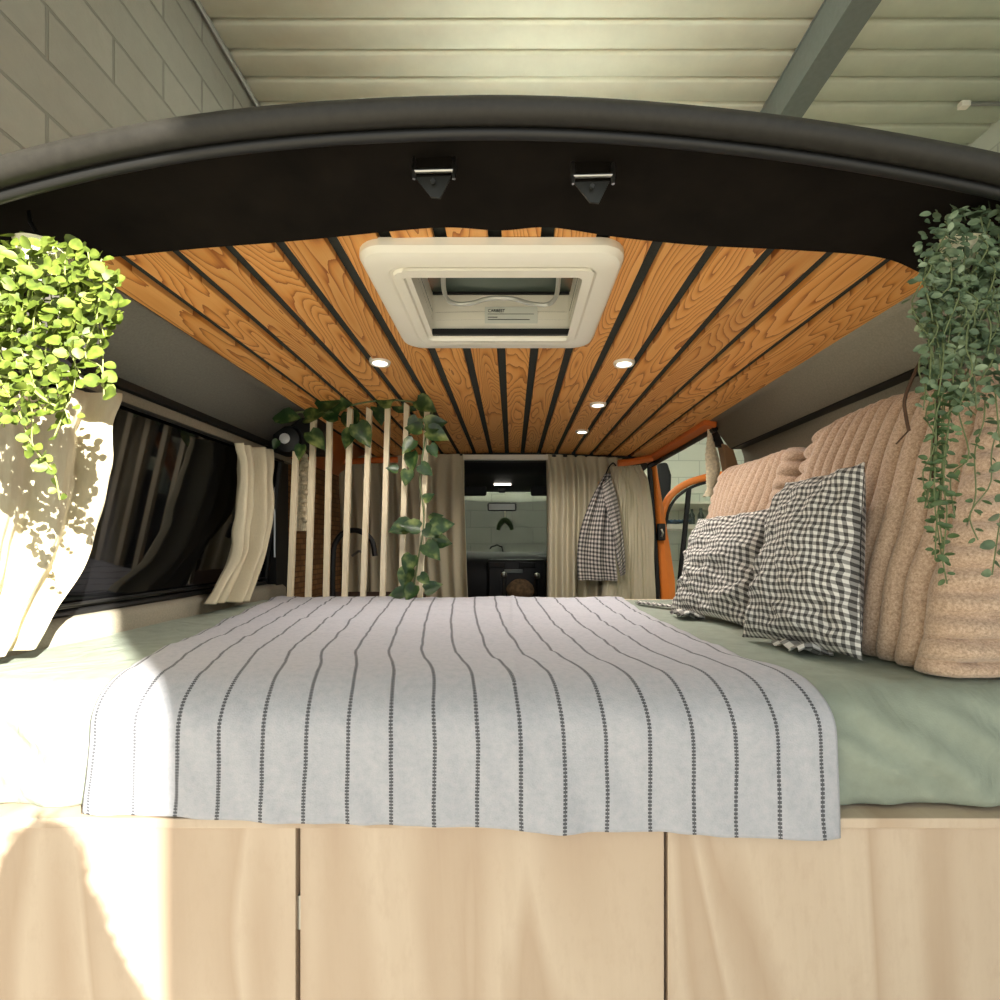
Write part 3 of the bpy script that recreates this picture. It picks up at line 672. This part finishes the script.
cushion(.715, 1.19, .605, .735, .125, -.196, .282, 1.3, 'large beige ribbed plush cushion at the rear end, behind the trailing plant')
cushion(1.25, 1.68, .60, .705, .125, -.196, .245, 5.1, 'beige ribbed plush cushion further in, behind the smaller gingham pillow')

def pillow(name, BL, BR, TR, TL, th, mat, label, seed, n=44, bend=.0):
    BL, BR, TR, TL = map(V, (BL, BR, TR, TL)); nrm = (BR-BL).cross(TL-BL).normalized()
    g = MB(); root = None
    for sgn in (1, -1):
        rows = []; uvs = []
        for j in range(n+1):
            v = j/n; r = []; u_ = []
            for i in range(n+1):
                u = i/n; ue = 2*u-1; ve = 2*v-1
                # edges bow inward between the corners
                uu = .5+.5*ue*(1-.05*(1-ve*ve)); v2 = .5+.5*ve*(1-.05*(1-ue*ue))
                p = BL.lerp(BR, uu).lerp(TL.lerp(TR, uu), v2)
                h = ((1-abs(ue)**2.6)*(1-abs(ve)**2.6)); h = max(h, 0)**.6
                wr = .015*nz(u*4+seed, v*8, seed)*min(1, h*2)+.008*nz(u*14+v*7, v*20, seed+3)*min(1, h*3)
                wr +=   .006*math.sin(v*34+7*nz(u*3, v*3, seed))*math.exp(-((v-.3)/.22)**2)*min(1,h*2)
                p = p+nrm*sgn*(th*h+(wr if sgn > 0 else 0)+.0012)
                r.append(p); u_.append((uu+.008*nz(u*6, v*7, seed), v2+.008*nz(u*7, v*6, seed+8)))
            rows.append(r); uvs.append(u_)
        g.quadgrid(rows, uvs, flip=(sgn < 0))
    o = g.build(name, mat, ang=2.4); tag(o, label, 'pillow', 'gingham pillows on the bed'); return o
# nrm faces camera-left: BL is near? corners seen from the camera: left = far
zb = ZT+.006
p1 = pillow('gingham_pillow', (.47,1.02,zb), (.56,.80,zb+.004), (.603,.855,.140), (.572,1.045,.128), .062, 'ging1', 'larger black and white gingham pillow, nearer the bed front', 2.2)
p2 = pillow('gingham_pillow', (.45,1.42,zb), (.53,1.13,zb+.002), (.60,1.145,.084), (.56,1.50,.075), .048, 'ging2', 'smaller black and white gingham pillow, further from the bed front', 6.6)
for p, c, m in ((p1, V((.535,.885,zb+.006)), 'ging1'), (p2, V((.475,1.30,zb+.006)), 'ging2')):
    g = MB(); uv = []; rows = []
    for j in range(6): rows.append([c+V((-.045+.012*j+.004*math.sin(i*2.), -.03+.085*i/9, .006*math.sin(i*1.4)+.007*math.sin(j))) for i in range(10)]); uv.append([(.02*j+.3, .2+.02*i) for i in range(10)])
    g.quadgrid(rows, uv); g.build('ruffle', m, p, solid=.002)
g = MB(); rows = []; uv = []
for j in range(5): rows.append([V((.40+.10*i/14, 1.58-.12*i/14+.012*j, ZT+.006+.008*abs(math.sin(i*1.3))*(1 if j in (1,2,3) else .3))) for i in range(15)]); uv.append([(.03*j, .03*i) for i in range(15)])
g.quadgrid(rows, uv); g.build('tie', 'ging2', p2, solid=.002)

# ================================================================== CURTAINS
def cloth(name, L, R, folds, amp, depth, label, cat, group=None, mat='linen', NU=90, NV=60, seed=0, uvs=False, th=.0016, noamp=.004, root=None, part=None, phase=0, pinch=.35):
    rows = []; uv = []
    for j in range(NV+1):
        v = j/NV; a = pl(L, v); b = pl(R, v); r = []; uu = []
        side = (b-a); dn = V(depth).normalized()
        for i in range(NU+1):
            u = i/NU; w = u+.03*nz(v*2, u*3, seed)
            am = amp*(pinch+(1-pinch)*sstep(0, .25, v))*(.7+.6*nz(u*4, 3, seed))
            p = a.lerp(b, u)+dn*(am*math.sin(2*math.pi*folds*w+phase+.8*nz(v*1.5, 0, seed))+noamp*nz(u*6, v*8, seed)+noamp*.5*nz(u*22,v*5,seed))
            r.append(p); uu.append((u, v))
        rows.append(r); uv.append(uu)
    g = MB(); g.quadgrid(rows, uv if uvs else None)
    o = g.build(part or name, mat, root, solid=th, ang=2.5)
    if not root: tag(o, label, cat, group)
    return o
YC = 2.70
cloth('curtain', [P(340,455,YC), P(341,520,YC), P(343,680,YC)], [P(464,454,YC), P(465,520,YC), P(472,680,YC)], 9, .034, (0,-1,0), 'beige cab curtain left of the windscreen, partly behind the slat screen', 'curtain', 'beige cab curtains', seed=3, noamp=.012)
cloth('curtain', [P(546,454,YC), P(547,520,YC), P(546,680,YC)], [P(622,458,YC), P(628,520,YC), P(630,680,YC)], 7, .036, (0,-1,0), 'beige cab curtain right of the windscreen, gathered beside the checked shirt', 'curtain', 'beige cab curtains', seed=8, noamp=.012)
cloth('curtain', [P(611,466,YC-.05), P(606,530,YC-.05), P(596,680,YC-.05)], [P(640,465,YC-.05), P(651,500,YC-.05), P(655,600,YC-.05), P(656,680,YC-.05)], 1.2, .022, (0,-1,0), 'smooth beige curtain panel between the checked shirt and the orange post', 'curtain', 'beige cab curtains', seed=12, noamp=.02)
g = MB().box(P(463,454.5,YC-.03), P(548,459.5,YC-.03)+V((0,.03,0))); struct(g.build('trim_5', 'whiteplastic', smooth=False, bevel=.002), 'pale strip over the cab opening')
g = MB().tube([P(340,453.5,YC+.01), P(650,457,YC+.01)], .006, 8); tag(g.build('curtain_rod', 'blackplastic'), 'dark curtain rod across the cab behind the bed', 'curtain rod')
# checked shirt hanging on the right curtain
sr = empty('checked_shirt', P(604, 585, 2.58), 'black and white checked shirt hanging on the curtain beside the cab opening', 'shirt')
YS = 2.60
cloth('checked_shirt', [P(605,474,YS), P(592,498,YS), P(581,528,YS), P(577,555,YS), P(578,580,YS)], [P(610,473,YS), P(613,500,YS), P(614,530,YS), P(615,560,YS), P(617,581,YS)], 2.2, .022, (0,-1,0), None, None, mat='ging3', uvs=True, root=sr, part='body', seed=4, th=.003, pinch=.9)
cloth('checked_shirt', [P(602,484,YS-.05), P(606,505,YS-.05), P(612,530,YS-.05), P(617,560,YS-.05), P(620,576,YS-.05)], [P(611,476,YS-.03), P(618,500,YS-.03), P(622,525,YS-.03), P(625,550,YS-.03), P(626,574,YS-.03)], .8, .02, (0,-1,0), None, None, mat='ging3', uvs=True, root=sr, part='sleeve', seed=9, th=.003, pinch=.9)
g = MB().tube(smooth_path([P(606,474,YS), P(609,467,YS), P(613,463,YS), P(616,466,YS)], 12), .004, 6); g.build('hook', 'blackplastic', sr)
# curtain at far end of tinted window
XCu = -.83
cloth('curtain', [PXp(234,443,XCu), PXp(237,470,XCu), PXp(233,520,XCu), PXp(228,560,XCu), PXp(203,604,XCu)], [PXp(274,450,XCu), PXp(273,480,XCu), PXp(273,520,XCu), PXp(262,560,XCu), PXp(250,601,XCu)], 3.6, .034, (1,-.4,0), 'beige linen curtain gathered at the far end of the tinted window', 'curtain', 'beige side window curtains', seed=5, pinch=.7, noamp=.008)
# near left curtain, sunlit
XN = -.80
nl = [V((XN-.02,.70,.235)), V((XN-.02,.70,.1)), V((XN-.02,.70,-.05)), V((XN-.03,.70,-.185))]
nr_ = [PXp(118,394,XN), PXp(108,430,XN), PXp(104,480,XN), PXp(88,545,XN), PXp(55,605,XN), PXp(30,648,XN)]
cloth('curtain', nl, nr_, 3.1, .020, (1,-.3,0), 'beige linen curtain in sunlight behind the bright green plant', 'curtain', 'beige side window curtains', seed=2, pinch=.8, noamp=.010, NU=140, NV=90, phase=1.2)
g = MB().tube([(-.815,.66,.262),(-.865,1.0,.312),(-.87,1.9,.312)], .005, 8); tag(g.build('curtain_rod', 'blackplastic'), 'thin black curtain rod above the tinted window', 'curtain rod')

# ================================================================== SLAT SCREEN
scr = empty('slat_screen', P(355, 600, 1.74), 'upright screen of eight pale wooden slats at the far bed end', 'room divider')
bots = [290, 308, 326, 344.5, 363, 382.5, 401, 420]; tops = [(296,451),(314,411),(330,403),(350.5,398.5),(369.5,407),(388,398.5),(407,398),(427.5,399.5)]
for bx, (tx_, ty) in zip(bots, tops):
    b = P(bx, 601, 1.735); b.z = -.2; t = P(tx_, ty, 1.735); t.z = min(t.z, ceilz(t.x)-.001)
    w = .0088; g = MB(); vs = []
    for c, sl in ((b, 0), (t, .012)):
        for dx, dy in ((-w,-w),(w,-w),(w,w),(-w,w)): vs.append(c+V((dx, dy, -sl*(dx > 0) if c is t else 0)))
    g.hexa(vs); g.build('slat', 'slatwood', scr, smooth=False, bevel=.001)
MB().box((b.x-.52, 1.728, -.215), (b.x+.01, 1.742, -.199)).build('rail', 'slatwood', scr, smooth=False)

# lamp, macrame, tap
lp = empty('wall_lamp', P(288, 455, 1.80), 'round black lamp with white globe above the far window curtain', 'lamp')
c = P(288, 440, 1.80)
MB().lathe([(.012,.03),(.045,.02),(.052,0),(.05,-.006),(.03,.004),(.01,.012)], c, axis=(.1,-1,-.05), n=28).build('shade', 'blackplastic', lp)
g = MB(); g.lathe([(.0005,-.022),(.012,-.018),(.020,-.008),(.022,0),(.018,.012),(.0005,.02)], c+V((.0,-.018,0)), axis=(0,-1,0), n=20); g.build('globe', 'bulb', lp)
MB().tube([c+V((0,.02,0)), c+V((-.04,.03,.06)), c+V((-.06,.04,.1))], .008, 8).build('arm', 'blackplastic', lp)
mc = empty('macrame_hanging', P(304, 530, 1.85), 'cream knotted macrame hanging behind the first slats', 'wall hanging')
g = MB()
for j in range(7):
    x0 = 299+1.8*j*.9; g.tube(smooth_path([P(305,456,1.85), P(300+j*1.5,470,1.85+.01*(j % 2)), P(x0-1+1.2*math.sin(j),500,1.85), P(297+j*2.1,531,1.85)], 20), .006, 6)
for j in range(8): c = P(304+1.5*math.sin(j*2), 456+j*9, 1.84); g.lathe([(.002,-.012),(.013,-.006),(.015,0),(.013,.006),(.002,.012)], c, n=10)
g.build('knots', 'cream', mc)
g = MB().tube([P(304, 448, 1.85), P(305, 458, 1.85)], .004, 6); g.build('cord', 'cream', mc)
tp = empty('kitchen_tap', P(335, 600, 2.2), 'black curved kitchen tap behind the slat screen', 'tap')
g = MB().tube(smooth_path([P(333,640,2.2), P(333,560,2.2), P(337,540,2.2), P(348,531,2.2), P(362,532,2.2), P(372,541,2.2), P(375,556,2.2)], 30), .012, 8); g.build('spout', 'blackplastic', tp)
g = MB().tube([P(352,556,2.2), P(359,551,2.2), P(364,553,2.2)], .006, 8); g.build('lever', 'chrome', tp)
kc = empty('kitchen_cabinet', (-.72, 2.3, -.95), 'dark kitchen unit behind the slat screen', 'cabinet')
MB().box((-.93, 1.95, -.28), (-.45, 2.62, -.25)).build('worktop', 'twig', kc, smooth=False); MB().box((-.93, 1.96, -.93), (-.47, 2.6, -.28)).build('body', 'blackplastic', kc, smooth=False)
# fish-shaped ornament
fo = empty('woven_ornament', P(710, 497, 1.93), 'cream woven fish shaped ornament hanging beside the open side door', 'hanging ornament')
g = MB(); R_ = [(.004,0),(.008,.012),(.007,.022),(.015,.05),(.024,.085),(.026,.12),(.024,.155),(.018,.19),(.012,.215),(.020,.25),(.024,.262)]
cen = smooth_path([P(709,428,1.93), P(711,450,1.93), P(713,470,1.93), P(711,485,1.93), P(709,497,1.93)], 50)
rows = []
for k, p in enumerate(cen):
    d = k/49*.262; rr = 0
    for (r0, h0), (r1, h1) in zip(R_, R_[1:]):
        if h0 <= d <= h1: rr = lerp(r0, r1, (d-h0)/(h1-h0))
    rr *= 1+.08*math.sin(k*2.2)
    rows.append([p+V((math.cos(a)*rr*1.05, math.sin(a)*rr*.5, .004*abs(math.sin(a*3)))) for a in [2*math.pi*i/18 for i in range(18)]])
g.quadgrid(rows, closed_u=True); g.build('body', 'cream', fo, ang=2)
MB().tube([P(709,420,1.93), P(709,430,1.93)], .003, 6).build('cord', 'cream', fo)
g = MB().prism([P(705,421,1.96), P(714,423,1.96), P(726,448,1.96), P(717,446,1.96)], (0,.02,0)); g.build('hanger', 'blackplastic', fo)
# mirror ornament
mo = empty('mirror_ornament', P(505, 531, 3.40), 'small green fabric arch hanging from the rear view mirror', 'hanging ornament')
g = MB().tube(smooth_path([P(498,530,3.40), P(500,524,3.40), P(505,520,3.40), P(510,524,3.40), P(512,530,3.40)], 20), [.012+.008*math.sin(math.pi*i/19) for i in range(20)], 8); g.build('arch', 'leaf_dark', mo)
MB().tube([P(505,511,3.40), P(505,520,3.40)], .002, 5).build('cord', 'cream', mo)
# patterned bag on the cab floor
c = P(520, 590, 3.0); g = MB(); rows = []
for j in range(9):
    th = math.pi*j/8; rows.append([c+V((math.sin(th)*math.cos(a)*.085*(1+.15*nz(a,j,1)), math.sin(th)*math.sin(a)*.06, -math.cos(th)*.06+.008*math.sin(a*4))) for a in [2*math.pi*k/20 for k in range(20)]])
g.quadgrid(rows, closed_u=True); g.box(c+V((-.08,-.05,-.8)), c+V((.08,.05,-.05))); tag(g.build('bag', 'goldbag', ang=1), 'brown patterned bag standing between the cab seats', 'bag')
# steering wheel rim hint
g = MB().tube([P(490,549,3.6)+V((0,0,0)), P(491,547,3.6), P(497,545,3.6), P(502,547,3.6), P(503,552,3.6)], .006, 6); g.build('steering_wheel_rim', 'blackplastic', van)

# ================================================================== PLANTS
def rv(s=1): return V((random.gauss(0,s), random.gauss(0,s), random.gauss(0,s)))
def hang(mbS, mbL, start, end, sag, nleaf, L, W, stemr=.0008, wob=.006, mode='round', jit=1):
    a, b = V(start), V(end); mid = (a+b)/2+V(sag)
    pts = smooth_path([a, a.lerp(mid,.5)+rv(wob*.5), mid+rv(wob), mid.lerp(b,.5)+rv(wob), b], 16); mbS.tube(pts, stemr, 5)
    for k in range(nleaf):
        t = (k+.5)/nleaf; p = pl([a, mid, b], t)*0+pts[min(15, int(t*15))].lerp(pts[min(15, int(t*15)+1)], t*15-int(t*15))
        ang = k*2.4+random.random(); d = V((math.cos(ang), math.sin(ang)*.5-.2, -.15+random.uniform(-.5,.4))); s = random.uniform(.7, 1.15)
        nrm = V((random.uniform(-.4,.4), -1, random.uniform(-.1,.8)))
        mbL.leaf(p+d.normalized()*.002, d, nrm, L*s, W*s, cup=.2)
# --- left bright plant
lpz = empty('trailing_plant', P(40, 262, .66), 'bright green round leaved trailing plant hanging in the sun at left', 'plant', 'hanging plants at the rear opening')
YP = .64; g = MB(); s = MB()
MB().lathe([(.022,-.05),(.03,0),(.031,.004),(.028,.004),(.022,-.04)], P(44, 250, .67), n=24).build('pot', 'pot', lpz)
def leafcloud(n, pxr, pyr, Y0, Y1, L, W, fn=None, mb=None):
    mb = mb or g; c = 0
    while c < n:
        a = random.uniform(*pxr); b = random.uniform(*pyr)
        if fn and not fn(a, b): continue
        p = P(a, b, random.uniform(Y0, Y1)); d = V((random.uniform(-1,1), random.uniform(-.6,.3), random.uniform(-.9,.5))); sc = random.uniform(.7,1.2)
        mb.leaf(p, d, V((random.uniform(-.5,.5), -1, random.uniform(0,1.0))), L*sc, W*sc, cup=.2); c += 1
leafcloud(430, (-40, 122), (236, 345),   .60, .68, .0165, .0150, lambda a, b: ((a-40)/82)**2+((b-296)/62)**2 < 1 and not (a < 45 and b > 335))
leafcloud(190, (-40, 80), (330, 420), .60, .66, .0125, .0115, lambda a, b: random.random() > abs(a-30)/80)
for i in range(26):
    a = random.uniform(-30, 105); b0 = random.uniform(245, 290); b1 = random.uniform(340, 440)*(1 if a < 70 else .9)
    hang(s, g, P(a, b0, .635), P(a+random.uniform(-22,18), b1, .62), (random.uniform(-.01,.01), 0, 0), random.randint(10,17), .0145, .0135)
hang(s, g, P(99,298,.62), P(104,398,.62), (-.006,0,0), 11, .0195, .0185); hang(s, g, P(52,340,.62), P(66,408,.62), (.004,0,0), 5, .014, .013)
hang(s, g, P(20,360,.62), P(52,470,.62), (0,0,0), 18, .015, .0145); hang(s, g, P(0,380,.62), P(60,500,.62), (.004,0,0), 14, .012, .012)
hang(s, g, P(-10,372,.62), P(62,410,.62), (0,0,.015), 6, .012, .012, stemr=.0016)
g.build('foliage', 'leaf_round', lpz, ang=2); s.build('stem', 'stem', lpz)
MB().tube([P(28, 205, .668)+V((0,0,.004)), P(30,222,.665), P(36,232,.665)], .0025, 6).build('hook', 'blackplastic', lpz)

# --- right grey green plant
rp = empty('trailing_plant', P(962, 250, .66), 'dense grey green trailing plant hanging at right over the plush cushion', 'plant', 'hanging plants at the rear opening')
g = MB(); s = MB(); dk = MB(); tw = MB()
MB().lathe([(.016,-.03),(.024,0),(.026,.004),(.023,.004),(.016,-.02)], P(963, 242, .65), axis=(.1,-.35,1), n=24).build('pot', 'pot', rp)
def inr(a, b):
    lo = lerp(918, 935, (b-215)/190) if b > 250 else lerp(940, 912, (b-205)/45)
    return lo+random.uniform(-6,14) < a
leafcloud(900, (908, 1040), (208, 400), .595, .66, .0125, .0086, inr)
for i in range(46):
    a = random.uniform(925, 1030); b0 = random.uniform(215, 300); b1 = b0+random.uniform(50, 150)
    hang(s, g, P(a, b0, .615), P(a+random.uniform(-14,14), min(b1, 415), .60), (random.uniform(-.01,.01),0,0), random.randint(10,16), .0120, .0082, wob=.008)
for i in range(7):
    a = 938+i*3; hang(s, dk, P(a, 385, .61), P(938+random.uniform(-18,18), random.uniform(500,570), .60), (0,0,0), random.randint(14,20), .0115, .0062, wob=.006)
hang(s, dk, P(935,400,.61), P(947,584,.60), (-.008,0,0), 34, .012, .0065, wob=.004); hang(s, dk, P(945,395,.61), P(935,560,.60), (.004,0,0), 30, .0125, .007, wob=.004)
for (a0,b0,a1,b1) in ((985,400,968,520),(1000,420,978,540)): hang(s, dk, P(a0,b0,.61), P(a1,b1,.60), (0,0,0), 12, .011, .006)
hang(s, g, P(995,390,.60), P(992,575,.60), (.004,0,0), 18, .016, .011)
tw.tube(smooth_path([P(932,290,.64), P(922,296,.64), P(919,318,.64), P(918,328,.64), P(925,332,.64)], 14), .0022, 6)
tw.tube(smooth_path([P(930,345,.64), P(917,368,.64), P(905,398,.64), P(906,416,.64), P(909,431,.64)], 18), .002, 6); tw.tube([P(908,431,.64), P(896,444,.64)], .0011, 5)
tw.tube([P(940,380,.625), P(936,430,.62), P(932,478,.62)], .003, 6)
g.build('foliage', 'leaf_grey', rp, ang=2); dk.build('hanging_foliage', 'leaf_dark', rp, ang=2); s.build('stem', 'stem_dark', rp); tw.build('twig', 'twig', rp)

# --- pothos vine over the slats
pv = empty('pothos_vine', P(355, 410, 1.70), 'green heart leaved vine wound over the tops of the pale slats', 'plant')
g = MB(); s = MB()
vp = smooth_path([P(276,422,1.70), P(284,416,1.68), P(300,412,1.70), P(330,412,1.70), P(352,405,1.69), P(385,400,1.70), P(412,402,1.69), P(432,408,1.70), P(425,440,1.69), P(420,480,1.71), P(424,520,1.70), P(418,560,1.70), P(412,598,1.71)], 80)
s.tube(vp, .003, 6)
spec = [(276,414,24,-8),(286,408,18,20),(278,440,10,-120),(305,418,22,10),(318,408,24,20),(310,432,22,-50),(302,445,16,-100),(333,405,20,0),(338,416,20,170),(346,398,14,60),(350,412,24,-75),(357,424,26,-60),(352,430,20,-110),(367,398,24,15),(372,400,18,160),(378,405,20,-80),(392,403,22,150),(395,402,22,-20),(404,398,14,60),(410,398,24,20),(417,400,22,-30),(425,408,18,-60),(418,418,18,-120),(422,430,18,170),(425,425,22,10),(428,430,22,-25),(414,440,18,-130),(412,452,20,-90),(430,445,14,-60),(408,470,16,-100),(420,465,16,-40),(430,520,14,20),(410,524,22,200),(420,528,20,170),(432,526,22,5),(425,528,18,-30),(432,540,20,-10),(425,544,22,-45),(412,555,20,-110),(408,568,22,-100),(420,575,14,-40),(415,585,18,-120),(425,590,18,20),(405,592,16,190),(398,470,12,170),(424,500,12,30)]
for (a, b, L, an) in spec:
    Y = 1.775 if b < 414 and random.random() < .75 else 1.68+random.uniform(-.03,.02); r = math.radians(an); d = V((math.cos(r), random.uniform(-.25,.1), math.sin(r)))
    g.leaf(P(a, b, Y), d, V((random.uniform(-.4,.4), -1, random.uniform(-.1,.5))), L*Y/F*1.05, L*Y/F*.85, heart=True, cup=.22)
g.build('foliage', 'leaf_pothos', pv, ang=2); s.build('stem', 'stem_dark', pv)

# ================================================================== LIGHT / CAMERA
sun = D.lights.new('sun', 'SUN'); sun.energy = 17; sun.angle = .006; sun.color = (1, .95, .84)
so = D.objects.new('sun', sun); so.rotation_euler = SD.to_track_quat('-Z', 'Y').to_euler(); COL.objects.link(so)
w = D.worlds.new('sky'); S.world = w; w.use_nodes = True; nt = w.node_tree; bg = nt.nodes['Background']
bg.inputs[0].default_value = (.90, .96, 1.0, 1); bg.inputs[1].default_value = 1.0
cam = D.cameras.new('camera'); cam.sensor_width = 36; cam.lens = 18; cam.shift_x = -.012; cam.shift_y = .044; cam.clip_start = .02
co = D.objects.new('camera', cam); co.rotation_euler = (math.pi/2, 0, 0); COL.objects.link(co); S.camera = co
S.view_settings.view_transform = 'Standard'; S.view_settings.look = 'None'; S.view_settings.exposure = .55; S.view_settings.gamma = 1; S.view_settings.use_curve_mapping = False
